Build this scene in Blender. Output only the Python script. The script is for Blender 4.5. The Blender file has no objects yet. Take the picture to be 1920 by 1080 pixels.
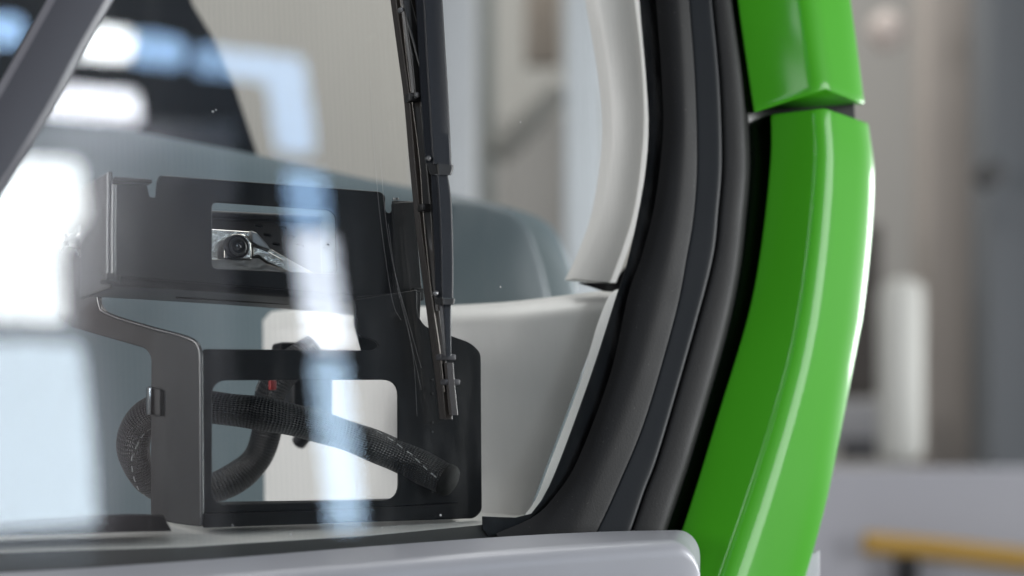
import bpy, bmesh, math, random
from mathutils import Vector, Matrix
random.seed(4)
S = bpy.context.scene
COL = S.collection
# ------------------------------------------------------------------ camera
F = 3200.0; D = 1.6; H = 1.15; HOR = 870.0     # focal length in photo pixels, distance, eye height, horizon row
cd = bpy.data.cameras.new('camera'); cam = bpy.data.objects.new('camera', cd); COL.objects.link(cam)
cam.location = (0, -D, H); cam.rotation_euler = (math.pi/2, 0, 0)
cd.sensor_width = 36; cd.lens = 36*F/1920; cd.shift_y = (HOR-540)/1920
cd.clip_start = .05; cd.clip_end = 200
cd.dof.use_dof = True; cd.dof.focus_distance = 1.60; cd.dof.aperture_fstop = 1.95
S.camera = cam
# ------------------------------------------------------------------ light
W = bpy.data.worlds.new('World'); S.world = W; W.use_nodes = True
W.node_tree.nodes['Background'].inputs[0].default_value = (.80, .84, .90, 1)
W.node_tree.nodes['Background'].inputs[1].default_value = .34
S.view_settings.view_transform = 'Standard'; S.view_settings.look = 'None'
S.view_settings.exposure = 0; S.view_settings.gamma = 1
def area(name, loc, target, sx, sy, power, col):
    l = bpy.data.lights.new(name, 'AREA'); l.shape = 'RECTANGLE'; l.size = sx; l.size_y = sy
    l.energy = power; l.color = col
    o = bpy.data.objects.new(name, l); COL.objects.link(o); o.location = loc
    o.rotation_euler = (Vector(target)-Vector(loc)).to_track_quat('-Z', 'Y').to_euler(); return o
area('window_light_right', (3.2, .2, 1.6), (.3, .1, 1.3), 1.0, 2.0, 115, (.97, .99, 1))
area('window_light_far', (3.0, 4.1, 1.8), (.4, .1, 1.3), 1.5, 1.1, 120, (.97, .99, 1))
area('left_fill_light', (-3.0, -.6, 2.0), (-.1, .1, 1.3), 1.2, 1.4, 55, (1, .96, .95))  # added fill from the left for the side plate and lip edges
area('skylight', (.3, 1.4, 4.0), (.3, .8, 1.2), 2.4, 1.6, 78, (1, .985, .96))
area('front_fill_light', (-3.3, -2.0, 1.9), (0, .3, 1.15), 1.5, 1.3, 66, (.96, .98, 1))  # added front fill with no known window, brightens trim and bumper
area('hall_wall_fill', (-.5, 5.2, 5.2), (-.5, 8.0, 1.8), 5, 1.6, 170, (1, .985, .95))  # unseen light added to brighten the hall wall
# ------------------------------------------------------------------ frames of reference
K = .5; NN = math.sqrt(1+K*K); RK = .12
U = Vector((1, K, 0))/NN; V = Vector((-K, 1, 0))/NN; Z = Vector((0, 0, 1))
C = Vector((0, -D, H))
def ray(px, py): return Vector(((px-960)/F, 1, (HOR-py)/F))
def plane_pt(px, py, off, r):
    d = ray(px, py); t = (off - C.dot(V))/(d.dot(V) - r*d.z); return C + d*t
def G(px, py, off=0.): return plane_pt(px, py, off, RK)    # on a sheet parallel to the raked windscreen
def L(px, py, v): return plane_pt(px, py, v, 0)            # on an upright sheet parallel to the vehicle front
def P(px, py, y): return C + ray(px, py)*(D+y)             # on a plane facing the camera
WD = Vector((-.74, .673, 0)).normalized(); WN = Vector((WD.y, -WD.x, 0))   # the side sheets splay outward a little
def SD(px, py, u):                                          # on a side sheet, square to the front
    d = ray(px, py); t = (u - C.dot(WN))/d.dot(WN); return C + d*t
GN = (V - Z*RK).normalized()
def mirror(p): q = Vector((p.x, p.y, p.z-H)); q = q - GN*(2*q.dot(GN)); q.z += H; return q
# ------------------------------------------------------------------ materials
def mat(name, col, rough=.5, metal=0, coat=0, spec=.5, bump=0, bscale=300, var=0, vscale=8, emit=0, dust=0, dcol=(.42, .42, .40), dlo=.70):
    m = bpy.data.materials.new(name); m.use_nodes = True; nt = m.node_tree; b = nt.nodes['Principled BSDF']
    c = (*col, 1)
    b.inputs['Base Color'].default_value = c; b.inputs['Roughness'].default_value = rough
    b.inputs['Metallic'].default_value = metal; b.inputs['Coat Weight'].default_value = coat
    b.inputs['Coat Roughness'].default_value = .08; b.inputs['Specular IOR Level'].default_value = spec
    if emit: b.inputs['Emission Color'].default_value = c; b.inputs['Emission Strength'].default_value = emit
    tc = nt.nodes.new('ShaderNodeTexCoord')
    last = None
    if var:
        n = nt.nodes.new('ShaderNodeTexNoise'); n.inputs['Scale'].default_value = vscale; n.inputs['Detail'].default_value = 6
        nt.links.new(tc.outputs['Object'], n.inputs['Vector'])
        mx = nt.nodes.new('ShaderNodeMix'); mx.data_type = 'RGBA'
        mx.inputs[6].default_value = tuple(x*(1-var) for x in col)+(1,); mx.inputs[7].default_value = tuple(min(1, x*(1+var)) for x in col)+(1,)
        nt.links.new(n.outputs['Fac'], mx.inputs[0]); last = mx.outputs[2]
        mr = nt.nodes.new('ShaderNodeMapRange'); mr.inputs[3].default_value = rough*.85; mr.inputs[4].default_value = min(1, rough*1.15)
        nt.links.new(n.outputs['Fac'], mr.inputs[0]); nt.links.new(mr.outputs[0], b.inputs['Roughness'])
    if dust:
        v = nt.nodes.new('ShaderNodeTexNoise'); v.inputs['Scale'].default_value = 420; v.inputs['Detail'].default_value = 2
        nt.links.new(tc.outputs['Object'], v.inputs['Vector'])
        rp = nt.nodes.new('ShaderNodeMapRange'); rp.inputs[1].default_value = dlo; rp.inputs[2].default_value = dlo+.06; rp.inputs[4].default_value = dust
        nt.links.new(v.outputs['Fac'], rp.inputs[0])
        mx = nt.nodes.new('ShaderNodeMix'); mx.data_type = 'RGBA'; mx.inputs[6].default_value = c; mx.inputs[7].default_value = (*dcol, 1)
        if last: nt.links.new(last, mx.inputs[6])
        nt.links.new(rp.outputs[0], mx.inputs[0]); last = mx.outputs[2]
    if last: nt.links.new(last, b.inputs['Base Color'])
    if bump:
        n = nt.nodes.new('ShaderNodeTexNoise'); n.inputs['Scale'].default_value = bscale; n.inputs['Detail'].default_value = 3
        nt.links.new(tc.outputs['Object'], n.inputs['Vector'])
        bp = nt.nodes.new('ShaderNodeBump'); bp.inputs['Strength'].default_value = bump; bp.inputs['Distance'].default_value = .0006
        nt.links.new(n.outputs['Fac'], bp.inputs['Height']); nt.links.new(bp.outputs[0], b.inputs['Normal'])
    return m
GREEN = mat('green_paint', (.044, .30, .005), .5, coat=.17, spec=.1, var=.05, vscale=5, bump=.04, bscale=60, dust=.7, dcol=(.02, .06, .01), dlo=.745)
SILVER = mat('silver_paint', (.38, .385, .415), .42, metal=.15, coat=.2, bump=.2, bscale=900, var=.03)
RUBBER = mat('rubber', (.0085, .0085, .0088), .52, spec=.2, bump=.25, bscale=500, var=.25, vscale=20, dust=.10)
RUBBER2 = mat('rubber_strip', (.007, .009, .0115), .47, spec=.22, bump=.15, bscale=400, var=.2, vscale=20)
BLACKG = mat('black_glass_edge', (.004, .004, .005), .25)
BRK = mat('black_powder_coat', (.0065, .0068, .008), .42, spec=.2, bump=.35, bscale=1400, var=.2, vscale=15, dust=.05, dlo=.73)
HEMM = mat('powder_coat_glint', (.03, .03, .033), .24, spec=.9)  # lighter, glossier copy of the powder coat: edge glints put into the material
BRKD = mat('black_steel', (.004, .004, .005), .5, spec=.25, bump=.3, bscale=1200)
ARM = mat('wiper_metal', (.0085, .0105, .015), .34, spec=.32, bump=.35, bscale=1600, dust=.04)
ARMD = mat('wiper_dark', (.010, .010, .010), .42, bump=.2, bscale=900)
BLADE = mat('wiper_rubber', (.022, .017, .014), .42, bump=.3, bscale=700)
STEEL = mat('bright_steel', (.55, .55, .55), .22, metal=1)
ALU = mat('cast_aluminium', (.40, .385, .36), .24, metal=1, bump=.6, bscale=260, var=.25, vscale=60)
LENS = mat('lens_glass', (.004, .004, .006), .03, coat=1)
TRIM = mat('white_trim', (.57, .56, .54), .42, bump=.15, bscale=600, var=.03, dust=.10)
TRIME = mat('white_trim_lit_edge', (.85, .85, .83), .35)  # brighter copy of the trim white: lit rim put into the colour
SILLM = mat('sill_grey', (.68, .67, .64), .5, bump=.3, bscale=500, dust=.5)
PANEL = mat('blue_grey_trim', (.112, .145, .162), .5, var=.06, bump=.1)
DARKP = mat('dark_tinted', (.004, .005, .007), .3, spec=.15)
RED = mat('red_plastic', (.28, .02, .02), .5)
# glass : thin pane, what lies behind is seen straight through, the surface mirrors the hall
def glass_mat():
    m = bpy.data.materials.new('windscreen_glass'); m.use_nodes = True; nt = m.node_tree; nt.nodes.clear()
    N = nt.nodes.new; lk = nt.links.new
    out = N('ShaderNodeOutputMaterial'); tr = N('ShaderNodeBsdfTransparent'); gl = N('ShaderNodeBsdfGlossy'); mx = N('ShaderNodeMixShader')
    gl.inputs['Roughness'].default_value = .0
    g = N('ShaderNodeNewGeometry'); dp = N('ShaderNodeVectorMath'); dp.operation = 'DOT_PRODUCT'
    lk(g.outputs['Normal'], dp.inputs[0]); lk(g.outputs['Incoming'], dp.inputs[1])
    ab = N('ShaderNodeMath'); ab.operation = 'ABSOLUTE'; lk(dp.outputs['Value'], ab.inputs[0])
    sb = N('ShaderNodeMath'); sb.operation = 'SUBTRACT'; sb.inputs[0].default_value = 1; lk(ab.outputs[0], sb.inputs[1])
    pw = N('ShaderNodeMath'); pw.operation = 'POWER'; pw.inputs[1].default_value = 5; lk(sb.outputs[0], pw.inputs[0])
    mr = N('ShaderNodeMapRange'); mr.inputs[3].default_value = .045; mr.inputs[4].default_value = 1; lk(pw.outputs[0], mr.inputs[0])
    lk(mr.outputs[0], mx.inputs[0]); lk(tr.outputs[0], mx.inputs[1]); lk(gl.outputs[0], mx.inputs[2]); df = N('ShaderNodeBsdfDiffuse'); df.inputs[0].default_value = (.7, .7, .68, 1); m2 = N('ShaderNodeMixShader')
    tc = N('ShaderNodeTexCoord'); mp2 = N('ShaderNodeMapping'); mp2.inputs['Scale'].default_value = (14, 14, 2.5); mp2.inputs['Rotation'].default_value = (0, .12, 0); lk(tc.outputs['Object'], mp2.inputs[0])
    nz = N('ShaderNodeTexNoise'); nz.inputs['Scale'].default_value = 3; nz.inputs['Detail'].default_value = 8; nz.inputs['Roughness'].default_value = .7; lk(mp2.outputs[0], nz.inputs['Vector'])
    sm = N('ShaderNodeMapRange'); sm.inputs[1].default_value = .48; sm.inputs[2].default_value = .8; sm.inputs[4].default_value = .03; lk(nz.outputs['Fac'], sm.inputs[0])
    lk(sm.outputs[0], m2.inputs[0]); lk(mx.outputs[0], m2.inputs[1]); lk(df.outputs[0], m2.inputs[2]); lk(m2.outputs[0], out.inputs[0])
    # heating wires
    tc = N('ShaderNodeTexCoord'); mp = N('ShaderNodeMapping'); mp.inputs['Rotation'].default_value = (0, 0, -math.atan(K)); lk(tc.outputs['Object'], mp.inputs[0])
    wv = N('ShaderNodeTexWave'); wv.wave_type = 'BANDS'; wv.bands_direction = 'X'; wv.inputs['Scale'].default_value = 62; wv.inputs['Distortion'].default_value = .25
    wv.inputs['Detail'].default_value = 1; wv.inputs['Detail Scale'].default_value = 3
    lk(mp.outputs[0], wv.inputs[0])
    cr = N('ShaderNodeMix'); cr.data_type = 'RGBA'; cr.inputs[6].default_value = (.96, .97, .965, 1); cr.inputs[7].default_value = (.935, .95, .95, 1)
    lk(wv.outputs['Fac'], cr.inputs[0]); lk(cr.outputs[2], tr.inputs['Color'])
    return m
GLASS = glass_mat()
def emat(name, col, s):
    m = bpy.data.materials.new(name); m.use_nodes = True; nt = m.node_tree; nt.nodes.clear()
    o = nt.nodes.new('ShaderNodeOutputMaterial'); e = nt.nodes.new('ShaderNodeEmission'); e.inputs[0].default_value = (*col, 1); e.inputs[1].default_value = s
    nt.links.new(e.outputs[0], o.inputs[0]); return m
def braid_mat():
    m = mat('braided_sleeve', (.012, .012, .013), .38); nt = m.node_tree; N = nt.nodes.new; lk = nt.links.new
    b = nt.nodes['Principled BSDF']; tc = N('ShaderNodeTexCoord'); sp = N('ShaderNodeSeparateXYZ'); lk(tc.outputs['UV'], sp.inputs[0])
    def M(op, a, bb=None, clamp=False):
        n = N('ShaderNodeMath'); n.operation = op; n.use_clamp = clamp
        for i, x in enumerate((a, bb)):
            if x is None: continue
            if isinstance(x, (int, float)): n.inputs[i].default_value = x
            else: lk(x, n.inputs[i])
        return n.outputs[0]
    nz = N('ShaderNodeTexNoise'); nz.inputs['Scale'].default_value = 45; nz.inputs['Detail'].default_value = 2; lk(tc.outputs['Object'], nz.inputs['Vector'])
    u = M('ADD', sp.outputs[0], M('MULTIPLY', nz.outputs['Fac'], .006)); v = M('ADD', sp.outputs[1], M('MULTIPLY', nz.outputs['Fac'], .05))                 # u : along in metres, v : around 0..1
    a = M('SINE', M('MULTIPLY', M('ADD', M('MULTIPLY', u, 160), M('MULTIPLY', v, 22)), 2*math.pi))
    c = M('SINE', M('MULTIPLY', M('SUBTRACT', M('MULTIPLY', u, 160), M('MULTIPLY', v, 22)), 2*math.pi))
    w = M('MULTIPLY', a, c)
    bp = N('ShaderNodeBump'); bp.inputs['Strength'].default_value = 1; bp.inputs['Distance'].default_value = .0018; lk(w, bp.inputs['Height']); lk(bp.outputs[0], b.inputs['Normal'])
    # pale tracer thread, a dashed helix
    h = M('FRACT', M('ADD', M('MULTIPLY', u, 2.6), v)); thin = M('LESS_THAN', M('ABSOLUTE', M('SUBTRACT', h, .5)), .007)
    dash = M('GREATER_THAN', M('FRACT', M('MULTIPLY', u, 85)), .42)
    t = M('MULTIPLY', thin, dash)
    fl = M('MULTIPLY', M('GREATER_THAN', w, .72), .16)
    f = M('ADD', t, fl, True)
    mx = N('ShaderNodeMix'); mx.data_type = 'RGBA'; mx.inputs[6].default_value = (.010, .010, .012, 1); mx.inputs[7].default_value = (.5, .5, .5, 1)
    lk(f, mx.inputs[0]); lk(mx.outputs[2], b.inputs['Base Color']); return m
BRAID = braid_mat()
# ------------------------------------------------------------------ object helpers
def thing(name, label, cat, loc=(0, 0, 0), group=None):
    o = bpy.data.objects.new(name, None); COL.objects.link(o); o.location = loc; o.empty_display_size = .05
    o['label'] = label; o['category'] = cat
    if group: o['group'] = group
    return o
def wloc(o):
    p = Vector((0, 0, 0))
    while o: p += o.location; o = o.parent
    return p
def link(name, me, m, parent=None, smooth=None, label=None):
    co = [v.co.copy() for v in me.vertices]
    c = Vector([(min(p[i] for p in co)+max(p[i] for p in co))/2 for i in range(3)])
    me.transform(Matrix.Translation(-c))
    o = bpy.data.objects.new(name, me); COL.objects.link(o); me.name = name
    me.materials.clear(); me.materials.append(m)
    if parent: o.parent = parent; o.location = c - wloc(parent)
    else: o.location = c
    if smooth is not None:
        for p in me.polygons: p.use_smooth = True
        if smooth < 180: me.set_sharp_from_angle(angle=math.radians(smooth))
    if label: o['label'] = label
    return o
def tag(o, label, cat, group=None):
    o['label'] = label; o['category'] = cat
    if group: o['group'] = group
    return o
def fill(me):
    bm = bmesh.new(); bm.from_mesh(me); bmesh.ops.recalc_face_normals(bm, faces=bm.faces); bm.to_mesh(me); bm.free(); return me
def crom(pts, n):
    """n points at even arc length on a Catmull-Rom through pts (tuples of any size)"""
    pts = [tuple(map(float, p)) for p in pts]; ex = [tuple(2*a-b for a, b in zip(pts[0], pts[1]))]+pts+[tuple(2*a-b for a, b in zip(pts[-1], pts[-2]))]
    out = []
    for i in range(1, len(ex)-2):
        for s in range(16):
            t = s/16; a, b, c, d = ex[i-1:i+3]
            out.append(tuple(.5*(2*q+(r-p)*t+(2*p-5*q+4*r-w)*t*t+(3*q-p-3*r+w)*t**3) for p, q, r, w in zip(a, b, c, d)))
    out.append(pts[-1])
    ds = [0]
    for p, q in zip(out, out[1:]): ds.append(ds[-1]+math.dist(p[:2] if len(p) < 3 else p[:3], q[:2] if len(q) < 3 else q[:3]))
    res = []; j = 0
    for i in range(n):
        s = ds[-1]*i/(n-1)
        while j < len(ds)-2 and ds[j+1] < s: j += 1
        t = 0 if ds[j+1] == ds[j] else (s-ds[j])/(ds[j+1]-ds[j])
        res.append(tuple(a+(b-a)*t for a, b in zip(out[j], out[j+1])))
    return res
def rnd(poly, r, n=6, closed=True):
    """round the corners of a polygon; a corner may carry its own radius as third value"""
    out = []; m = len(poly)
    for i, p in enumerate(poly):
        rr = p[2] if len(p) > 2 else r; p = Vector(p[:2])
        if not closed and i in (0, m-1): out.append(tuple(p)); continue
        a = Vector(poly[i-1][:2]); b = Vector(poly[(i+1) % m][:2])
        da = (a-p); db = (b-p); q = min(rr, da.length*.49, db.length*.49)
        if q < .01: out.append(tuple(p)); continue
        s = p+da.normalized()*q; e = p+db.normalized()*q
        for k in range(n+1):
            t = k/n; out.append(tuple(s*(1-t)**2+p*2*t*(1-t)+e*t*t))
    return out
def plate(name, outline, m, parent, fn=None, off=0., th=.003, bev=.0008, holes=(), ex=U, ey=None, n=V, smooth=30, label=None):
    """flat sheet part cut to an outline (photo px) lying on a sheet; thickness grows along n"""
    fn = fn or L
    if ey is None: ey = Z
    pts = [fn(x, y, off) for x, y in outline]; o = pts[0]
    cu = bpy.data.curves.new('c', 'CURVE'); cu.dimensions = '2D'; cu.fill_mode = 'BOTH'
    cu.extrude = max(th/2-bev, .00001); cu.bevel_depth = bev; cu.bevel_resolution = 2; cu.offset = -bev
    for ol in [outline]+list(holes):
        sp = cu.splines.new('POLY'); sp.points.add(len(ol)-1); sp.use_cyclic_u = True
        for q, (x, y) in zip(sp.points, ol):
            w = fn(x, y, off)-o; q.co = (w.dot(ex), w.dot(ey), 0, 1)
    ob = bpy.data.objects.new('tmp', cu); COL.objects.link(ob); bpy.context.view_layer.update()
    me = bpy.data.meshes.new_from_object(ob.evaluated_get(bpy.context.evaluated_depsgraph_get()))
    bpy.data.objects.remove(ob)
    nn = ex.cross(ey).normalized(); mt = Matrix((ex, ey, nn)).transposed().to_4x4(); mt.translation = o + n*(th/2)
    me.transform(mt); fill(me)
    return link(name, me, m, parent, smooth, label)
EYR = (Z + V*RK).normalized()
def gplate(name, outline, m, parent, off=0., th=.003, bev=.0008, holes=(), **k):
    return plate(name, outline, m, parent, G, off, th, bev, holes, U, EYR, GN, **k)
def splate(name, outline, m, parent, u, th=.003, bev=.0008, holes=(), **k):
    return plate(name, outline, m, parent, SD, u, th, bev, holes, WD, Z, WN, **k)
def grid(name, rows, m, parent, closed=False, cap=False, smooth=40, uv=None, label=None):
    me = bpy.data.meshes.new(name); vs = [tuple(p) for r in rows for p in r]; w = len(rows[0]); fs = []
    for i in range(len(rows)-1):
        for j in range(w if closed else w-1):
            k = (j+1) % w; fs.append((i*w+j, i*w+k, (i+1)*w+k, (i+1)*w+j))
    if cap: fs.append(tuple(range(w))); fs.append(tuple((len(rows)-1)*w+j for j in range(w)))
    me.from_pydata(vs, [], fs)
    if uv:
        ul = me.uv_layers.new(name='UVMap'); li = 0
        for i in range(len(rows)-1):
            for j in range(w if closed else w-1):
                for (a, b) in ((i, j), (i, j+1), (i+1, j+1), (i+1, j)):
                    ul.data[li].uv = (uv[a], b/w); li += 1
    me.update(); fill(me)
    return link(name, me, m, parent, smooth, label)
def tube_rows(pts, r, seg=12):
    pts = [Vector(p) for p in pts]; rows = []; ref = Vector((.13, .2, 1)).normalized(); lens = [0]
    for i, p in enumerate(pts):
        t = (pts[min(i+1, len(pts)-1)]-pts[max(i-1, 0)]).normalized()
        a = t.cross(ref).normalized(); b = t.cross(a); ref = (ref - t*ref.dot(t)).normalized(); b = ref; a = t.cross(b)
        rr = r[i] if isinstance(r, (list, tuple)) else r
        rows.append([p+(a*math.cos(2*math.pi*k/seg)+b*math.sin(2*math.pi*k/seg))*rr for k in range(seg)])
        if i: lens.append(lens[-1]+(p-pts[i-1]).length)
    return rows, lens
def tube(name, pts, r, m, parent, seg=12, uv=False, smooth=60, label=None):
    rows, ln = tube_rows(pts, r, seg); return grid(name, rows, m, parent, True, True, smooth, ln if uv else None, label)
def lathe(name, c, axis, prof, m, parent, seg=32, smooth=40, label=None):
    axis = axis.normalized(); a = axis.cross(Z if abs(axis.z) < .9 else U).normalized(); b = axis.cross(a)
    rows = [[c+axis*h+(a*math.cos(2*math.pi*k/seg)+b*math.sin(2*math.pi*k/seg))*max(r, 1e-5) for k in range(seg)] for h, r in prof]
    return grid(name, rows, m, parent, True, True, smooth, label=label)
def box(name, c, half, axes, m, parent, bev=.001, smooth=30, label=None, seg=2):
    bm = bmesh.new(); bmesh.ops.create_cube(bm, size=1)
    for v in bm.verts:
        v.co = c + axes[0]*v.co.x*2*half[0]+axes[1]*v.co.y*2*half[1]+axes[2]*v.co.z*2*half[2]
    if bev: bmesh.ops.bevel(bm, geom=bm.edges[:], offset=bev, segments=seg, affect='EDGES', profile=.5)
    bmesh.ops.recalc_face_normals(bm, faces=bm.faces)
    me = bpy.data.meshes.new(name); bm.to_mesh(me); bm.free(); return link(name, me, m, parent, smooth, label)
AX = (U, V, Z); WAX = (Vector((1, 0, 0)), Vector((0, 1, 0)), Z)
def pbox(name, x0, y0, x1, y1, y, depth, m, parent=None, bev=.01, label=None):
    """upright box in the hall whose near face spans these px at distance y"""
    a = P(x0, y0, y); b = P(x1, y1, y); c = (a+b)/2+Vector((0, depth/2, 0))
    return box(name, c, (abs(b.x-a.x)/2, depth/2, abs(a.z-b.z)/2), WAX, m, parent, bev, label=label)
def prism(name, profs, m, parent, smooth=30, label=None):
    """loft through closed cross-sections"""
    return grid(name, profs, m, parent, True, True, smooth, label=label)
# ------------------------------------------------------------------ hall behind (structure of the place)
M_FLOOR = mat('hall_floor', (.30, .30, .30), .35, var=.1, vscale=1)
fl = box('floor', Vector((0, 3, -.05)), (14, 12, .05), WAX, M_FLOOR, None, 0); fl['kind'] = 'structure'
M_WALL = mat('hall_wall', (.37, .355, .33), .7, var=.06, vscale=1.2)
wall = box('hall_wall', Vector((-1.0, 8.6, 3)), (9, .1, 3), WAX, M_WALL, None, 0); tag(wall, 'beige grey wall of the hall, blurred far behind the vehicle', 'wall')
def hallobj(name, lab, cat, *a, col=(.4, .4, .4), rough=.6, **k):
    o = pbox(name, *a, mat(name+'_m', col, rough, var=.08, vscale=2), None, **k); return tag(o, lab, cat)
hallobj('hall_column', 'beige column in the blurred hall right of the green trim, left of the dark steel column', 'column', 1742, -400, 1836, 1600, 5.6, .3, col=(.35, .315, .285))
hallobj('hall_column', 'dark blue grey steel column at the right edge of the photo', 'column', 1858, -400, 2000, 1600, 5.0, .3, col=(.135, .145, .155))
hallobj('hall_column', 'pale grey column seen through the windscreen just right of the wiper', 'column', 780, -400, 892, 1600, 4.6, .3, col=(.50, .51, .53))
hallobj('door_post', 'narrow grey green post beside the pale column behind the windscreen', 'post', 900, -400, 926, 1600, 5.2, .15, col=(.22, .235, .225))
hallobj('door_panel', 'grey brown panel behind the windscreen between post and pale pillar', 'door', 932, 220, 1066, 1600, 6.0, .08, col=(.26, .245, .23))
hallobj('wood_panel', 'brownish panel high behind the windscreen left of the pale pillar', 'panel', 985, -300, 1052, 120, 5.8, .08, col=(.27, .225, .185))
hallobj('hall_column', 'pale blue white column seen through the glass beside the upper white trim', 'column', 1062, -400, 1135, 1600, 4.2, .2, col=(.58, .61, .64))
b0 = P(930, 290, 5.2); b1 = P(1050, 170, 5.2)
br = tube('diagonal_brace', [b0, b1], .055, mat('brace_m', (.23, .22, .20), .6), None); tag(br, 'dark diagonal brace behind the windscreen, left of the pale column', 'brace')
hallobj('pale_pipe_cover', 'pale upright duct in the hall low beside the green trim', 'duct', 1662, 520, 1738, 868, 4.6, .2, col=(.44, .44, .41), bev=.05)
hallobj('dark_cabinet', 'dark brown cabinet behind the green trim in the blurred hall', 'cabinet', 1560, 420, 1652, 742, 5.2, .3, col=(.05, .042, .036))
hallobj('low_cabinet', 'grey cabinet with a black base just above the workbench', 'cabinet', 1540, 752, 1655, 830, 5.0, .3, col=(.24, .24, .25))
hallobj('black_case', 'small black case standing behind the grey workbench', 'case', 1590, 822, 1650, 862, 4.9, .2, col=(.03, .03, .035))
wb = thing('workbench', 'lavender grey workbench front with a yellow rail at lower right', 'workbench', P(1750, 1300, 3.6))
pbox('front_panel', 1500, 878, 2300, 1500, 3.6, .5, mat('bench_m', (.25, .25, .275), .5, var=.06, vscale=3), wb, .02)
tube('yellow_rail', [P(1620, 1018, 3.5), P(1760, 1030, 3.5), P(2100, 1070, 3.5)], .034, mat('yellow_paint', (.27, .155, .018), .5), wb, 14)
box('rail_bracket', P(1700, 1070, 3.52), (.03, .04, .05), WAX, BRKD, wb, .005)
ln = lathe('wall_lamp', P(1660, 62, 5.0), Vector((0, -1, 0)), [(0, .07), (.05, .075), (.1, .06), (.13, .02), (.135, 0)], mat('lamp_m', (.58, .50, .45), .4), None); tag(ln, 'round pale fixture on the hall wall at top right, beside the upper green trim', 'lamp')
kn = lathe('wall_button', P(1850, 330, 4.8), Vector((0, -1, 0)), [(0, .05), (.08, .045), (.1, .0)], mat('button_m', (.05, .05, .05), .6), None); tag(kn, 'small black round button box on the dark steel column', 'button')
# hall side that the windscreen mirrors: wall with daylight windows (they stand to the right, behind the camera)
VY = 8.5
def mquad(name, poly, y, m, parent, th=.06):
    a = [mirror(P(px, py, y)) for px, py in poly]; nrm = (a[1]-a[0]).cross(a[2]-a[0]).normalized()
    back = mirror(P(960, 500, y+1)) - mirror(P(960, 500, y)); nrm = nrm if nrm.dot(back) > 0 else -nrm
    b = [p+nrm*th for p in a]; me = bpy.data.meshes.new(name); n = len(a)
    me.from_pydata([tuple(p) for p in a+b], [], [tuple(range(n)), tuple(range(2*n-1, n-1, -1))]+[(i, (i+1) % n, n+(i+1) % n, n+i) for i in range(n)])
    fill(me); return link(name, me, m, parent)
M_RW = mat('side_wall_grey', (.42, .41, .43), .8)
M_RW2 = mat('side_wall_dark', (.018, .018, .02), .8)
M_RW3 = mat('side_wall_brown', (.30, .25, .25), .8)
sw = mquad('side_wall', [(-160, 230), (440, 230), (420, 1500), (-160, 1500)], VY+.3, M_RW, None); tag(sw, 'grey side wall of the hall, mirrored in the windscreen', 'wall')
sw = mquad('dark_side_wall', [(-900, -1200), (2600, -1200), (2600, 1500), (-900, 1500)], VY+.5, M_RW2, None); tag(sw, 'dark side wall of the hall, mirrored in the right of the windscreen', 'wall')
sw = mquad('brown_pilaster', [(150, 560), (290, 560), (320, 1300), (190, 1300)], VY+.15, M_RW3, None); tag(sw, 'brownish pilaster beside the large window, mirrored in the windscreen', 'pilaster')
area('side_wall_fill', mirror(P(60, 420, 6.4)), mirror(P(60, 700, VY+.3)), 1.2, 1.2, 15, (1, .93, .93))  # unseen light added to lift the grey wall in the reflection
def hwin(lab, poly, col, s, y=VY, r=16):
    o = mquad('hall_window', rnd(poly, r, 4), y, emat('daylight', col, s), None, .03); tag(o, lab, 'window', 'bright hall windows mirrored in the windscreen'); return o
WH = (.93, .97, 1.0); BL = (.40, .64, 1.0)
hwin('large upper white window mirrored at the left edge of the windscreen', [(-60, 285), (150, 300), (162, 400), (112, 470), (118, 604), (-60, 596)], WH, 18)
hwin('large lower blue white window mirrored at the left edge of the windscreen', [(-60, 640), (150, 645), (168, 800), (180, 985), (-60, 1000)], (.76, .88, 1), 12)
hwin('small white window mirrored high beside the diagonal arm', [(150, 45), (250, 58), (240, 112), (140, 104)], WH, 34)
hwin('small blue window mirrored right of the white one', [(252, 58), (345, 72), (340, 126), (244, 116)], BL, 13)
hwin('white lower window mirrored below the small white one', [(60, 155), (256, 172), (262, 226), (110, 216), (50, 205)], (.9, .92, 1), 26)
hwin('blue window mirrored left of the diagonal arm', [(-60, 25), (40, 30), (40, 82), (-60, 78)], BL, 16)
hwin('blue L shaped window mirrored in the top of the windscreen', [(362, 82), (570, 108), (592, 285), (520, 285), (500, 152), (362, 135)], BL, 9)
hwin('blue upright window mirrored across the camera box', [(533, 318), (606, 325), (616, 430), (546, 430)], BL, 9)
hwin('white blue window mirrored below the camera opening', [(548, 436), (624, 436), (652, 652), (578, 652)], (.80, .87, 1), 15)
hwin('long blue window mirrored across the cable', [(582, 668), (648, 672), (684, 992), (618, 992)], (.55, .76, 1), 11)
# ------------------------------------------------------------------ the vehicle
VH = thing('vehicle', 'vehicle front corner with green pillar trim, windscreen in black rubber seal, wiper and silver bumper', 'vehicle', (0, .2, 0))
gl = gplate('windscreen', rnd([(-400, -300), (1262, -300), (1285, 0), (1290, 250), (1250, 480), (1180, 720), (1095, 950), (1040, 1130), (-400, 1130)], 20), GLASS, VH, 0, .005, 0)
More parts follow.
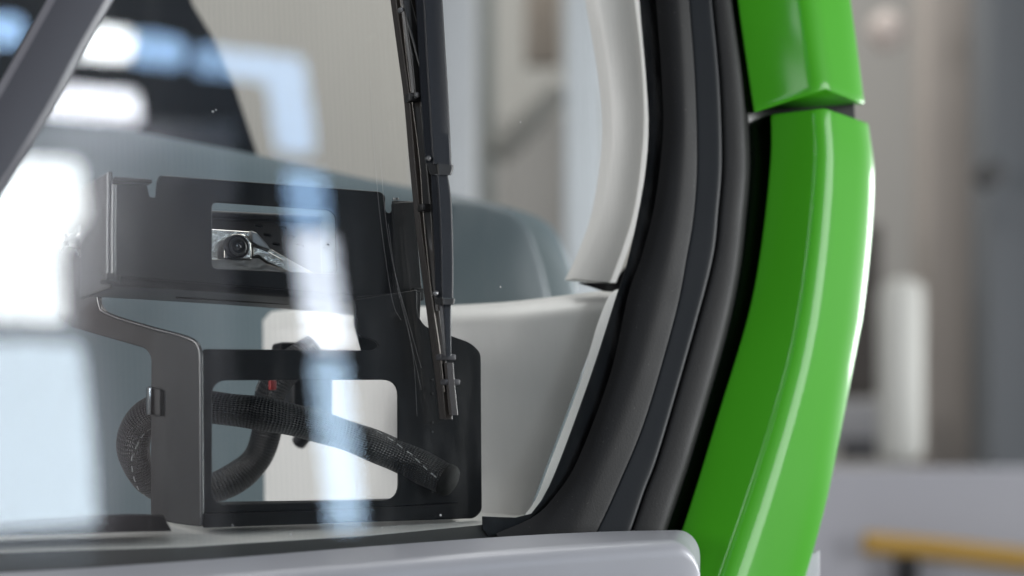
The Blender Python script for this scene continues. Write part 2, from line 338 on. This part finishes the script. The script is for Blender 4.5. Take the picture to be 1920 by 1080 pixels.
# black printed edge behind the glass: side band and bottom band
c0 = [(1195, -120), (1200, 0), (1213, 150), (1217, 250), (1207, 350), (1180, 480), (1155, 560), (1110, 700), (1052, 860), (1018, 935), (985, 968), (905, 968)]
side = crom(c0, 40)+[(905, 992), (1010, 1130), (1190, 1130), (1290, 700), (1330, 250), (1310, -120)]
gplate('printed_edge', side, BLACKG, VH, .0085, .0015, 0, label='black printed edge down the right of the windscreen')
gplate('printed_edge', [(-400, 1046), (0, 1036), (350, 1026), (700, 1004), (905, 984), (1005, 984), (1005, 1140), (-400, 1140)], mat('printed_edge_sheen_grey', (.045, .043, .038), .4), VH, .011, .0015, 0, label='printed edge along the bottom of the windscreen, greyed to imitate a reflection')  # black strip greyed: reflection and blur along it put into the colour
# rubber seal lofted along its length, ribs across
curves = [
 ([(1220, -120), (1230, 0), (1241, 150), (1243, 250), (1228, 380), (1203, 480), (1178, 552), (1144, 702), (1083, 863), (1040, 930), (1000, 969), (930, 1000)], -.001),
 ([(1237, -120), (1247, 0), (1256, 150), (1258, 250), (1243, 380), (1222, 480), (1197, 560), (1160, 702), (1100, 868), (1060, 935), (1025, 985), (960, 1060)], -.006),
 ([(1262, -120), (1270, 0), (1279, 150), (1281, 250), (1270, 380), (1252, 480), (1230, 570), (1188, 720), (1132, 860), (1092, 950), (1070, 1000), (1020, 1080)], -.010),
 ([(1280, -120), (1289, 0), (1300, 150), (1304, 300), (1298, 400), (1285, 480), (1263, 591), (1207, 785), (1157, 908), (1118, 993), (1060, 1110)], -.006),
 ([(1283, -120), (1292, 0), (1303, 150), (1307, 300), (1301, 400), (1288, 480), (1266, 591), (1210, 785), (1160, 908), (1121, 993), (1063, 1110)], -.005),
 ([(1287, -120), (1296, 0), (1307, 150), (1311, 300), (1305, 400), (1292, 480), (1270, 591), (1214, 785), (1164, 908), (1125, 993), (1067, 1110)], -.006),
 ([(1302, -120), (1312, 0), (1324, 150), (1329, 300), (1322, 400), (1311, 480), (1286, 597), (1222, 812), (1178, 914), (1148, 993), (1100, 1110)], -.007),
 ([(1322, -120), (1332, 0), (1346, 150), (1351, 300), (1344, 400), (1335, 480), (1304, 602), (1235, 841), (1206, 920), (1182, 990), (1138, 1110)], -.0085),
 ([(1325, -120), (1336, 0), (1350, 150), (1355, 300), (1348, 400), (1339, 480), (1308, 602), (1239, 841), (1210, 920), (1186, 990), (1142, 1110)], -.005),
 ([(1329, -120), (1340, 0), (1354, 150), (1359, 300), (1352, 400), (1343, 480), (1312, 602), (1243, 841), (1214, 920), (1190, 990), (1146, 1110)], -.0085),
 ([(1345, -120), (1357, 0), (1374, 150), (1381, 300), (1372, 420), (1360, 510), (1334, 620), (1270, 840), (1238, 920), (1216, 990), (1176, 1110)], -.009),
 ([(1358, -120), (1370, 0), (1390, 150), (1400, 300), (1392, 420), (1380, 520), (1354, 640), (1300, 830), (1268, 930), (1247, 993), (1206, 1110)], -.007),
 ([(1364, -120), (1376, 0), (1397, 150), (1407, 300), (1399, 420), (1387, 520), (1361, 640), (1306, 830), (1274, 930), (1252, 993), (1212, 1110)], .012)]
NR = 70
samp = [crom(c, NR) for c, _ in curves]
rows = []
for i in range(NR):
    ctrl = [(samp[j][i][0], samp[j][i][1], curves[j][1]) for j in range(len(curves))]
    rows.append(ctrl)
def seal_part(name, js, m, label=None, back=.004):
    rr = []
    for i in range(NR):
        cs = [rows[i][j] for j in js]
        dn = []
        for a in range(len(cs)-1):
            for s in range(4):
                t = s/4; dn.append(tuple(x+(y-x)*t for x, y in zip(cs[a], cs[a+1])))
        dn.append(cs[-1])
        # smooth the profile a little
        for _ in range(2): dn = [dn[0]]+[tuple((p[q]+2*b[q]+n[q])/4 for q in range(3)) for p, b, n in zip(dn, dn[1:], dn[2:])]+[dn[-1]]
        front = [G(*p) for p in dn]; bk = [G(dn[-1][0], dn[-1][1], back+.001), G(dn[0][0], dn[0][1], back+.001)] if True else []
        rr.append(front+bk)
    return grid(name, rr, m, VH, True, True, 50, label=label)
seal_part('rubber_seal', [0, 1, 2, 3, 4], RUBBER, 'wide inner rib of the black rubber seal', -.0003-.004+.0035)
seal_part('seal_strip', [4, 5, 6, 7, 8], RUBBER2, 'narrow blue black filler strip in the middle of the rubber seal', -.0005)
seal_part('rubber_seal', [8, 9, 10, 11, 12], RUBBER, 'outer rib of the black rubber seal', .014)
# dark channel between seal and green trim
chan = crom([(1356, -120), (1372, 0), (1394, 150), (1404, 300), (1394, 430), (1380, 530), (1355, 640), (1300, 830), (1250, 993), (1205, 1110)], 30)
chr_ = crom([(1420, -120), (1432, 0), (1452, 150), (1465, 300), (1460, 430), (1440, 560), (1420, 640), (1370, 830), (1320, 993), (1280, 1110)], 30)
grid('pillar_channel', [[G(*a, .018), G(*b, .03), G(*b, .05), G(*a, .05)] for a, b in zip(chan, chr_)], BLACKG, VH, True, True, 40, label='black gap between rubber seal and green trim')
# green pillar trim, two lengths, real cross-section
def green(name, Lc, Rc, Ec, label, n=60, hook=None, top_round=False, g0=.0, back=.10):
    A = crom(Lc, n); B = crom(Rc, n); E = crom(Ec, n); rws = []
    for i in range(n):
        a, b, e = A[i], B[i], E[i]
        SC = 2000.
        # corners as (px, v*SC); py is interpolated on the px fraction
        xs = [(a[0]+4, (g0+.035)*SC), (a[0], (g0+.0)*SC, 5), (b[0], (g0-.024)*SC, 34), (e[0], (g0+.028)*SC, 74), (e[0]-40, (g0+back)*SC, 6), (a[0]+30, (g0+back)*SC, 5)]
        pr = rnd(xs, 3, 9)
        row = []
        for px, vv in pr:
            if px <= b[0]: t = (px-a[0])/(b[0]-a[0]); py = a[1]+(b[1]-a[1])*t
            else: t = (px-b[0])/(e[0]-b[0]); py = b[1]+(e[1]-b[1])*t
            row.append(G(px, py, vv/SC))
        rws.append(row)
    # pull the ends in a touch so the edges are rolled over
    def shrink(row, f, dz):
        c = sum(row, Vector())/len(row); return [c+(p-c)*f+Z*dz for p in row]
    r0 = rws[0]; r1 = rws[-1]
    pre = [shrink(r0, .965, .0026), shrink(r0, .988, .0019), shrink(r0, .997, .0009)]; post = [shrink(r1, .997, -.0009), shrink(r1, .988, -.0019), shrink(r1, .965, -.0026)]
    return grid(name, pre+rws+post, GREEN, VH, True, True, 60, label=label)
green('pillar_trim', [(1445, 219), (1444, 300), (1428, 450), (1402, 590), (1344, 782), (1278, 993), (1205, 1180)],
      [(1547, 207), (1551, 300), (1537, 470), (1512, 640), (1481, 762), (1442, 884), (1375, 1075), (1330, 1200)],
      [(1642, 240), (1653, 330), (1648, 450), (1633, 590), (1624, 640), (1591, 811), (1563, 946), (1526, 1080), (1490, 1200)], 'long lower length of green pillar trim')
green('pillar_trim', [(1366, -150), (1382, 0), (1396, 100), (1412, 207)],
      [(1500, -150), (1524, 0), (1535, 80), (1547, 163)],
      [(1590, -150), (1607, 0), (1618, 80), (1633, 196)], 'upper length of green pillar trim, ending above the dark joint', 30, g0=-.004)
gplate('joint_backing', rnd([(1425, 150), (1600, 150), (1606, 260), (1450, 260)], 6), BRKD, VH, .035, .02, .001, label='dark backing inside the joint between the green trims')
# sliver of silver body beyond the trim's lower right
gplate('body_side', rnd([(1480, 1060), (1537, 1030), (1537, 1260), (1430, 1260)], 4), SILVER, VH, .07, .01, .001)
# bumper : rounded bar, loft along its length
bt = crom([(-300, 1082), (0, 1074), (350, 1052), (700, 1024), (950, 1006), (1130, 997), (1270, 994)], 40)   # back top edge
bf = crom([(-300, 1112), (0, 1104), (350, 1082), (700, 1052), (950, 1031), (1130, 1018), (1270, 1010)], 40)   # front top edge
rws = []
for a, b in zip(bt, bf):
    p0 = G(a[0], a[1], -.018); p1 = G(b[0], b[1], -.072); s = []
    for k in range(7):
        t = k/6*math.pi/2; s.append(Vector((0, 0, 0))+p1+V*.018*(1-math.sin(t)) - Z*.018*(1-math.cos(t)))
    row = [p0-Z*.35, p0-Z*.003, p0]+[p0.lerp(s[0], .5)]+s+[p1-Z*.35]
    rws.append(row)
last = rws[-1]; cen = sum(last[:4], Vector())/4
for k in range(1, 8):   # round the right end over
    t = k/7*math.pi/2; dx = .026*math.sin(t); dz = .026*(1-math.cos(t))
    rws.append([p+U*dx-(Z*dz) for p in last])
rws.append([p-Z*.02 for p in rws[-1]]); rws.append([p-Z*.08+U*.0 for p in rws[-2]])
grid('bumper', rws, SILVER, VH, True, True, 50, label='silver bumper top running under the windscreen')
# ---- interior trim
def sheetfn(name, topc, botc, vfun, m, n, mm, label, th=.006):
    T = crom(topc, n); B = crom(botc, n); rr = []
    for i in range(n):
        row = []
        for j in range(mm):
            t = j/(mm-1); x = T[i][0]+(B[i][0]-T[i][0])*t; y = T[i][1]+(B[i][1]-T[i][1])*t; row.append(L(x, y, vfun(i/(n-1), t)))
        rr.append(row+[p+V*th for p in reversed(row)])
    return grid(name, rr, m, VH, True, True, 50, label=label)
# lower white trim: top edge rolls back
sheetfn('lower_trim', [(496, 600), (520, 582), (650, 578), (800, 574), (950, 566), (1080, 551), (1150, 543)],
        [(500, 1015), (560, 1012), (650, 1005), (780, 996), (880, 985), (950, 978), (990, 966)],
        lambda s, t: .085 + .36*(1-s)**1.6 + (.030*(1-t*10)**2 if t < .1 else 0) + .012*math.sin(s*3.1), TRIM, 30, 40, 'white curved interior trim low beside the bracket')
ed0 = crom([(1166, 541), (1147, 552), (1124, 606), (1089, 722), (1034, 868), (1008, 935), (985, 968)], 40)
grid('trim_edge', [[G(x-3, y, .036), G(x+6, y, .026), G(x+17, y, .018), G(x+17, y, .03), G(x-3, y, .046)] for x, y in ed0], TRIME, VH, True, True, 25, label='rim of the lower interior trim, coloured brighter as if lit')
# upper white trim
ul = crom([(1098, -120), (1116, 0), (1138, 130), (1146, 250), (1130, 380), (1105, 460), (1076, 522)], 40)
ur = crom([(1180, -120), (1196, 0), (1210, 130), (1213, 250), (1198, 380), (1176, 460), (1150, 530)], 40)
rr = []
for a, b in zip(ul, ur):
    row = [L(a[0]+(b[0]-a[0])*t, a[1]+(b[1]-a[1])*t, .12-.028*t-.004*math.sin(t*math.pi)) for t in [k/8 for k in range(9)]]
    rr.append(row+[p+V*.02 for p in reversed(row)])
grid('upper_trim', rr, TRIM, VH, True, True, 50, label='white curved interior pillar trim above the gap')
grid('trim_edge', [[L(x-6, y, .090), L(x+5, y, .078), L(x+5, y, .098), L(x-6, y, .100)] for x, y in ur], TRIME, VH, True, True, 60, label='rim of the upper interior trim, coloured brighter as if lit')
plate('trim_gap_shade', rnd([(1088, 530), (1150, 530), (1175, 500), (1175, 548), (1135, 546)], 2), BRKD, VH, L, .10, .004, .0008, label='dark sheet standing in for the shade in the gap between the white trims')  # dark sheet in place of the shade between the trims
# blue grey interior panel with rounded shoulder
pt = crom([(-400, 150), (90, 218), (300, 255), (480, 290), (700, 338), (870, 370), (980, 396), (1035, 425), (1062, 480), (1080, 545), (1095, 640)], 60)
rr = []
for i, (x, y) in enumerate(pt):
    s = i/59; row = [L(x, y+ (0 if j else 0)+ (1120-y)*t, .62 + (.012*(1-t*12)**2 if t < 1/12 else 0) - .01*t) for j, t in enumerate([0, .012, .03, .055, .083, .2, .4, .6, .8, 1])]
    rr.append(row+[p+V*.05 for p in reversed(row)])
grid('interior_panel', rr, PANEL, VH, True, True, 60, label='blue grey rounded interior panel behind the camera bracket')
# shaded part of the panel right of the wiper, shade put into a darker colour
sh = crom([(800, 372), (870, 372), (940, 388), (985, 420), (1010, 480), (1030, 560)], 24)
grid('panel_shade', [[L(x, y, .57), L(x-6, y+10, .55), L(x-20, 600, .545), L(x-20, 760, .545), L(x, 760, .58)] for x, y in sh], mat('blue_grey_trim_shaded', (.052, .072, .086), .55), VH, True, True, 60, label='shaded area of the interior panel, added as a darker sheet')
plate('tinted_window', rnd([(-400, -300), (160, -300), (340, -60), (362, 8), (400, 70), (440, 160), (486, 296), (90, 226), (-400, 150)], 8), DARKP, VH, L, .72, .012, .002, label='dark tinted window inside at upper left')
# sill ledge under the bracket
sf = crom([(-300, 1052), (0, 1036), (350, 1024), (700, 1002), (880, 988), (950, 984), (975, 974)], 30); sb_ = crom([(-300, 985), (0, 985), (350, 975), (700, 965), (880, 960), (950, 960), (985, 962)], 30)
grid('sill', [[L(*b, .115), L(*b, .118), G(*a, .03)-Z*.008, G(*a, .012)-Z*.004, G(*a, .012), G(*a, .016)+Z*.0008] for a, b in zip(sf, sb_)], SILLM, VH, True, True, 40, label='dusty light grey window sill under the bracket')
# scratches and chips on the glass
SCR = mat('scratch_white', (.45, .45, .45), .9)
for pts_, r in (([(695, 150), (700, 250), (712, 400), (735, 560), (752, 600)], .00007), ([(714, 300), (722, 400), (738, 500), (765, 600), (790, 690)], .00008), ([(728, 420), (742, 520), (760, 590), (776, 680), (782, 780)], .00007), ([(745, 540), (770, 640), (790, 730)], .00007)):
    q = crom(pts_, 24); tube('scratch', [G(x, y, -.0002) for x, y in q], r, SCR, VH, 5)
for x, y, s in ((938, 538, 3.2), (976, 229, 2.2), (399, 209, 2.8), (405, 206, 2), (826, 966, 3.2), (436, 985, 2), (716, 990, 2.2), (740, 988, 2), (545, 1002, 3), (760, 989, 1.5), (616, 458, 3.5), (608, 464, 2.2)):
    lathe('glass_chip', G(x, y, -.0003), -GN, [(0, .00036*s), (.0003, .00022*s), (.0005, 0)], SCR if s < 3.4 else BRKD, VH, 6, 60)
# ---- wiper on the outside of the glass (part of the vehicle, its pieces sub-parts)
def bar(name, Lp, Rp, o_front, o_back, m, parent, n=30, ch=.3, label=None, off=0):
    """bar with a bevelled left shoulder between two px edge lines"""
    A = crom(Lp, n); B = crom(Rp, n); rr = []
    for a, b in zip(A, B):
        f = lambda t: (a[0]+(b[0]-a[0])*t, a[1]+(b[1]-a[1])*t)
        rr.append([G(*f(0), o_back), G(*f(.03), o_front+.006), G(*f(ch-.09), o_front+.0034), G(*f(ch-.06), o_front+.0016), G(*f(ch-.025), o_front+.0004), G(*f(ch), o_front), G(*f(ch+.12), o_front-.0002), G(*f(.93), o_front), G(*f(.985), o_front+.0008), G(*f(1), o_front+.003), G(*f(1), o_back)])
    return grid(name, rr, m, parent, True, True, 22, label=label)
wp = bar('wiper', [(771, -150), (779, 0), (784, 100), (790, 200), (797, 306)], [(822, -150), (830, 0), (836, 100), (842, 200), (847, 310)], -.050, -.036, ARM, VH, ch=.36, label='dark grey windscreen wiper hanging in front of the glass')
bar('arm_cap', [(800, 305), (802, 316), (806, 327)], [(850, 309), (850, 318), (846, 329)], -.052, -.034, ARMD, wp, 6, .45)
bar('arm_cap', [(814, 559), (815, 565), (817, 571)], [(853, 560), (853, 565), (851, 571)], -.052, -.034, ARMD, wp, 6, .45)
bar('lower_arm', [(808, 328), (811, 400), (814, 480), (816, 558)], [(840, 328), (847, 380), (850, 470), (850, 559)], -.050, -.036, ARM, wp, ch=.42)
bar('arm_tip', [(823, 571), (828, 620), (832, 668)], [(846, 571), (846, 620), (846, 668)], -.046, -.034, ARM, wp, 10, .4)
BLp = [(712, -150), (732, 0), (747, 110), (757, 185), (767, 300), (780, 433), (793, 533), (803, 610), (817, 717), (824, 786)]
bar('blade', BLp, [(x+19+(6 if y > 500 else 3), y) for x, y in BLp], -.018, -.002, BLADE, wp, 60, .5)
SPp = [(728, -150), (749, 0), (761, 110), (771, 190), (785, 300), (792, 397), (802, 500), (812, 583), (823, 657), (832, 735)]
bar('blade_spine', SPp, [(x+3.2, y) for x, y in SPp], -.024, -.016, mat('spine', (.13, .12, .11), .3, metal=.6), wp, 50, .4)
WBp = SPp[:8]
bar('arm_web', [(x+3, y) for x, y in WBp], [(785, -150), (792, 0), (800, 110), (804, 190), (814, 300), (820, 397), (826, 500), (832, 583)], -.029, -.019, BLADE, wp, 40, .5)
bar('yoke', [(750, -4), (757, 60), (765, 120), (772, 184)], [(770, -4), (786, 60), (795, 120), (800, 184)], -.034, -.022, ARMD, wp, 20, .3)
bar('yoke', [(778, 200), (786, 300), (793, 390), (806, 470)], [(800, 200), (812, 300), (822, 390), (822, 470)], -.030, -.022, ARMD, wp, 20, .5)
tube('linkage_strut', [G(762, 30, -.038), G(775, 75, -.038), G(792, 140, -.038), G(800, 190, -.036)], .0014, ARMD, wp, 8)
for (x0, y0, x1, y1) in ((764, 176, 786, 192), (787, 383, 806, 397), (822, 664, 850, 676), (830, 711, 858, 722)):
    c = (G(x0, y0, -.024)+G(x1, y1, -.024))/2
    box('blade_clip', c, ((x1-x0)*.00027, .006, (y1-y0)*.00024), AX, ARMD if y0 < 600 else mat('clip_grey', (.05, .05, .055), .35), wp, .0012)
bar('blade_end', [(832, 680), (836, 720), (842, 778)], [(850, 680), (853, 720), (859, 778)], -.031, -.014, mat('blade_end_m', (.035, .03, .028), .4, bump=.5, bscale=500), wp, 8, .3)
for x, y in ((753, 18), (804, 297), (817, 550), (783, 178)):
    lathe('rivet', G(x, y, -.0465 if y > 200 else -.036), -V, [(-.004, .0024), (.0010, .0024), (.0018, .0016), (.0020, 0)], mat('rivet_m', (.3, .3, .3), .35, metal=1), wp, 14)
# second, diagonal wiper arm nearer the camera, upper left
A = crom([(172, -155), (88, 0), (0, 155), (-90, 312), (-200, 500)], 24); B = crom([(290, -140), (213, 0), (161, 92), (102, 203), (10, 352), (-100, 520)], 24)
grid('wiper_arm', [[G(a[0], a[1], -.02), G(a[0]-0, a[1], -.046), G(a[0]+14, a[1]+3, -.062), G(a[0]+(b[0]-a[0])*.3, a[1]+(b[1]-a[1])*.3, -.064), G(a[0]+(b[0]-a[0])*.86, a[1]+(b[1]-a[1])*.86, -.064), G(b[0]-3, b[1], -.058), G(b[0], b[1], -.045), G(b[0], b[1], -.02)] for a, b in zip(A, B)],
     mat('arm_paint', (.085, .085, .10), .42, bump=.2, bscale=900), VH, True, True, 40, label='blurred grey wiper arm crossing the upper left corner')
# ------------------------------------------------------------------ camera bracket
BR = thing('camera_bracket', 'black powder coated sheet metal bracket standing behind the windscreen', 'bracket', L(640, 985, .06))
VB = .045     # front sheet of the lower frame
hole = rnd([(398, 713), (746, 712), (747, 937), (398, 947)], 30)
out = rnd([(380, 654, 8), (700, 657, 6), (712, 649, 6), (704, 639, 4), (674, 629, 8), (665, 612, 8), (665, 562, 2), (782, 543, 2), (783, 590, 12), (797, 612, 10), (884, 643, 16), (902, 662, 10), (904, 958, 8), (890, 972, 8), (380, 990, 6)], 5)
plate('lower_frame', out, BRK, BR, L, VB, .003, .0009, [hole])
# foot of the lower frame, a folded flange with its face to the front
fa = [(384, 964), (640, 956), (858, 944)]; fb = [(384, 988), (640, 981), (858, 970)]; fk = [(400, 944), (640, 940), (846, 934)]
grid('foot_flange', [[L(*a, VB-.006), L(*b, VB-.006), L(b[0], b[1], VB-.001), L(c[0], c[1], VB+.04), L(c[0], c[1]-3, VB+.04), L(a[0], a[1]-2, VB-.003)] for a, b, c in zip(crom(fa, 20), crom(fb, 20), crom(fk, 20))], BRK, BR, True, True, 30)
# left side plate: square to the front, upper part set back
u0 = L(380, 800, VB).dot(WN)
vt = VB
def edge_pts():
    return [(203, 323, 6), (176, 372, 14), (180, 480), (186, 572, 12), (205, 592, 12), (352, 634, 16), (376, 654, 14), (377, 985, 6)]
spo = rnd([(206, 322, 4), (206, 540, 4), (188, 545, 4), (186, 572, 12), (205, 590, 12), (352, 634, 16), (377, 656, 14), (378, 988, 8), (330, 982, 4), (282, 972, 4), (283, 668, 12), (272, 653, 8), (134, 614, 12), (112, 600, 8), (110, 440, 10), (158, 350, 6)], 4)
splate('side_plate', spo, BRK, BR, u0, .003, .0010, label='left side plate of the bracket, stepped, seen at an angle')
# rolled front edge of the side plate (folded lip, its edge highlight put into a lighter coat)
lip = crom([(181, 380), (180, 480), (186, 568), (205, 590), (280, 614), (352, 634), (374, 652), (377, 700), (378, 850), (379, 984)], 70)
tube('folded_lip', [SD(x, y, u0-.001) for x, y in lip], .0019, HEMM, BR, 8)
# camera box : front panel with opening, notches in its top edge
VC = .072
def cb(x, y): return (x, y)
outb = rnd([(214, 344, 2), (276, 346, 5), (281, 369, 3), (292, 370, 3), (294, 340, 3), (300, 328, 5), (714, 359, 8), (723, 368, 4), (723, 396, 5), (731, 400, 5), (737, 392, 3), (736, 376, 3), (776, 377, 4), (790, 545, 6), (770, 562, 4), (214, 518, 6)], 4)
holeb = rnd([(398, 379), (618, 394), (629, 404), (631, 513), (398, 503)], 10)
plate('box_front', outb, BRK, BR, L, VC, .003, .0010, [holeb], label='front panel of the camera box with a rectangular opening')
# rounded fold and underside
c1 = crom([(212, 518), (400, 530), (600, 545), (770, 562)], 20)
rr = []
for x, y in c1:
    p = L(x, y, VC); row = []
    for k in range(6):
        t = k/5*math.pi/2; row.append(p - Z*.008*math.sin(t) + V*(.0015+.008*(1-math.cos(t))))
    row.append(p - Z*.0085 + V*.105); row.append(p - Z*.0055 + V*.105); row.append(p + V*.004)
    rr.append(row)
grid('box_underside', rr, BRK, BR, True, True, 45)
# box left cheek + hem edge strips
ucx = L(213, 430, VC).dot(WN)
splate('box_cheek', rnd([(206, 320), (208, 540), (150, 560), (150, 352)], 3), BRK, BR, ucx-.003, .003, .001)
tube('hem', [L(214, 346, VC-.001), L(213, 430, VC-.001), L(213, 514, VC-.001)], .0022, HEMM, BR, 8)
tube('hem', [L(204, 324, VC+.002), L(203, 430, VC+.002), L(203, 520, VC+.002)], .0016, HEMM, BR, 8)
tube('corner_bead', [L(207, 517, VC-.001), L(206, 530, VC-.002)], .0085, BRKD, BR, 14)
box('box_top_bar', L(244, 341, VC+.012), (.017, .012, .0018), AX, BRKD, BR, .001)
lathe('top_screw', L(234, 337, VC+.008), Z, [(0, .0035), (.0018, .003), (.0022, 0)], STEEL, BR, 12)
lathe('top_screw', L(742, 375, VC+.010), Z, [(0, .0035), (.0018, .003), (.0022, 0)], STEEL, BR, 12)
# back of the box, slotted
slots = [rnd([(x, y), (x+14, y+2), (x+14, y+6), (x, y+4)], 2, 3) for x, y in ((478, 421), (522, 424), (494, 438), (538, 441), (511, 455), (556, 458))]
plate('box_back', rnd([(330, 392), (600, 407), (606, 575), (330, 560)], 4), mat('brown_black', (.013, .010, .009), .5), BR, L, .135, .003, .0008, slots)
plate('slot_dark_sheet', rnd([(330, 400), (602, 415), (606, 575), (330, 560)], 4), mat('slot_dark_black', (.003, .003, .003), .7, spec=.1), BR, L, .142, .003, .0008)  # dark sheet added behind the slots to darken them
tube('box_back_edge', [L(330, 399, .13), L(600, 412, .13)], .004, BRK, BR, 8)
# right shoulder block of the box
plate('box_right_cheek', rnd([(736, 380), (778, 378), (792, 548), (740, 560)], 4), BRKD, BR, L, VC-.004, .004, .001)
# upright web from the box down into the frame, bottom joint at right
plate('web', rnd([(668, 556), (790, 545), (786, 640), (760, 700), (690, 700), (668, 620)], 6), BRKD, BR, L, VB+.012, .003, .0008)
box('web_joint', L(782, 552, VC-.006), (.006, .005, .006), AX, BRKD, BR, .002)
# clear thumb knob at the left
kx = L(160, 452, .11)
kb = lathe('thumb_knob', SD(158, 452, u0-.004), -U, [(-.004, .006), (.001, .014), (.004, .016), (.006, .015), (.009, .008), (.015, .006), (.018, .011), (.022, .012), (.025, .009), (.028, .0045), (.042, .004), (.043, 0)], STEEL, BR, 24)
# clip on the side plate
cl = splate('cable_clip', rnd([(276, 724), (300, 730), (300, 780), (276, 776)], 3), BRKD, BR, u0-.004, .003, .0008)
cz = SD(279, 752, u0-.006)
box('clip_edge', cz, (.0016, .004, .0125), AX, STEEL, cl, .0006)
# dark base rail lying on the sill at left
ra = crom([(-300, 985), (0, 978), (230, 966), (306, 968)], 20); rb = crom([(-300, 1012), (0, 1006), (230, 998), (322, 996)], 20)
grid('base_rail', [[L(*a, .02), L(*b, .012), L(b[0], b[1], .05), L(a[0], a[1]-1, .06), L(a[0], a[1]-2, .03)] for a, b in zip(ra, rb)], BRK, BR, True, True, 30, label='flat dark rail lying on the sill left of the bracket')
lathe('top_screw', L(284, 966, .03), Z, [(0, .002), (.001, .0015), (.0012, 0)], STEEL, BR, 10)
for i in range(13):
    pass
# bolts seen as faint points down the right plate
for x, y in ((811, 712), (811, 738), (811, 792), (811, 810), (811, 922)):
    lathe('rivet', L(x, y, VB-.0005), -V, [(0, .0012), (.0006, .0009), (.0007, 0)], mat('dull_rivet', (.08, .08, .08), .4, metal=.8), BR, 10)
# ------------------------------------------------------------------ camera inside the box
CM = thing('camera', 'small black camera lens in a cast aluminium mount, seen through the box opening', 'camera', L(446, 520, .10))
VM = .098
mt_ = plate('mount', rnd([(380, 428, 2), (474, 434, 4), (494, 456, 3), (508, 466, 2), (590, 512, 2), (600, 525, 2), (372, 520, 2), (372, 480), (396, 452)], 3), ALU, CM, L, VM+.012, .010, .0015, [])
hs = plate('lens_housing', rnd([(421, 486), (421, 450, 14), (436, 437, 16), (462, 439, 16), (473, 456, 10), (473, 488)], 4), ALU, CM, L, VM-.002, .014, .002)
plate('mount_arm', rnd([(474, 462, 1), (482, 462, 2), (502, 470, 2), (578, 512, 2), (545, 513, 2), (500, 492, 2), (485, 480, 2), (474, 481, 1)], 2), ALU, CM, L, VM+.002, .008, .0016)
plate('mount_floor', rnd([(385, 486), (486, 484), (500, 494), (560, 514), (380, 520)], 3), mat('rough_alu', (.13, .12, .11), .35, metal=1, bump=1, bscale=160, var=.3, vscale=80), CM, L, VM+.0, .006, .001)
plate('inner_plate', rnd([(470, 432), (482, 436), (502, 458), (508, 470), (484, 462), (472, 454)], 2), mat('dull_alu', (.2, .2, .2), .3, metal=1), CM, L, VM-.001, .006, .0015)
cc = L(444, 463, VM-.004); ax = (-V+U*.05-Z*.0).normalized()
ls = lathe('lens', cc, ax, [(-.004, .0112), (.002, .0112), (.004, .0106), (.0045, .009), (.003, .0085), (.003, .0075)], BRKD, CM, 40)
lathe('lens_ring', cc, ax, [(.001, .0085), (.0042, .0082), (.0046, .0072), (.0035, .0062), (.0012, .0052), (.001, .003)], mat('ring', (.09, .09, .09), .3, metal=.7), ls, 40)
lathe('lens_glass', cc, ax, [(.0008, .0052), (.0018, .0048), (.0028, .0036), (.0034, .0018), (.0036, 0)], LENS, ls, 32)
# ------------------------------------------------------------------ cable
cp = [(590, 655, .19), (545, 685, .19), (508, 735, .19), (502, 800, .20), (480, 862, .21), (425, 905, .215), (345, 928, .225), (280, 900, .20), (250, 845, .18), (264, 790, .165), (305, 765, .145), (360, 760, .115), (430, 768, .09), (500, 777, .076), (580, 795, .070), (660, 820, .062), (730, 848, .054), (790, 876, .043), (838, 900, .026)]
cp3 = crom([tuple(L(*p)) for p in cp], 150)
CB = tube('cable', cp3, [.0150+.0006*math.sin(i*.19)+.0004*math.sin(i*.53+1) for i in range(150)], BRAID, None, 28, uv=True); tag(CB, 'thick black braided cable looping behind the bracket with a pale dashed thread', 'cable')
e = Vector(cp3[-1]); d_ = (e-Vector(cp3[-4])).normalized()
lathe('cable_end', e, d_, [(-.002, .0157), (.003, .0155), (.006, .0135), (.008, .009), (.0088, 0)], mat('sleeve_end', (.008, .008, .007), .75, spec=.2, bump=1, bscale=600), CB, 24)
CN = thing('cable_connector', 'blurred black plug with a red tab behind the bracket opening', 'connector', L(560, 760, .24))
box('plug', L(576, 748, .24), (.022, .02, .026), AX, BRKD, CN, .006)
tube('plug_lead', [L(576, 750, .24), L(585, 800, .24), L(560, 830, .26)], .008, BRKD, CN, 10)
box('plug_top', L(552, 662, .21), (.02, .015, .010), AX, BRKD, CN, .004)
box('red_tab', L(511, 722, .165), (.0035, .004, .005), AX, RED, CN, .002)
# ------------------------------------------------------------------ render settings
S.render.resolution_x = 1024; S.render.resolution_y = 576
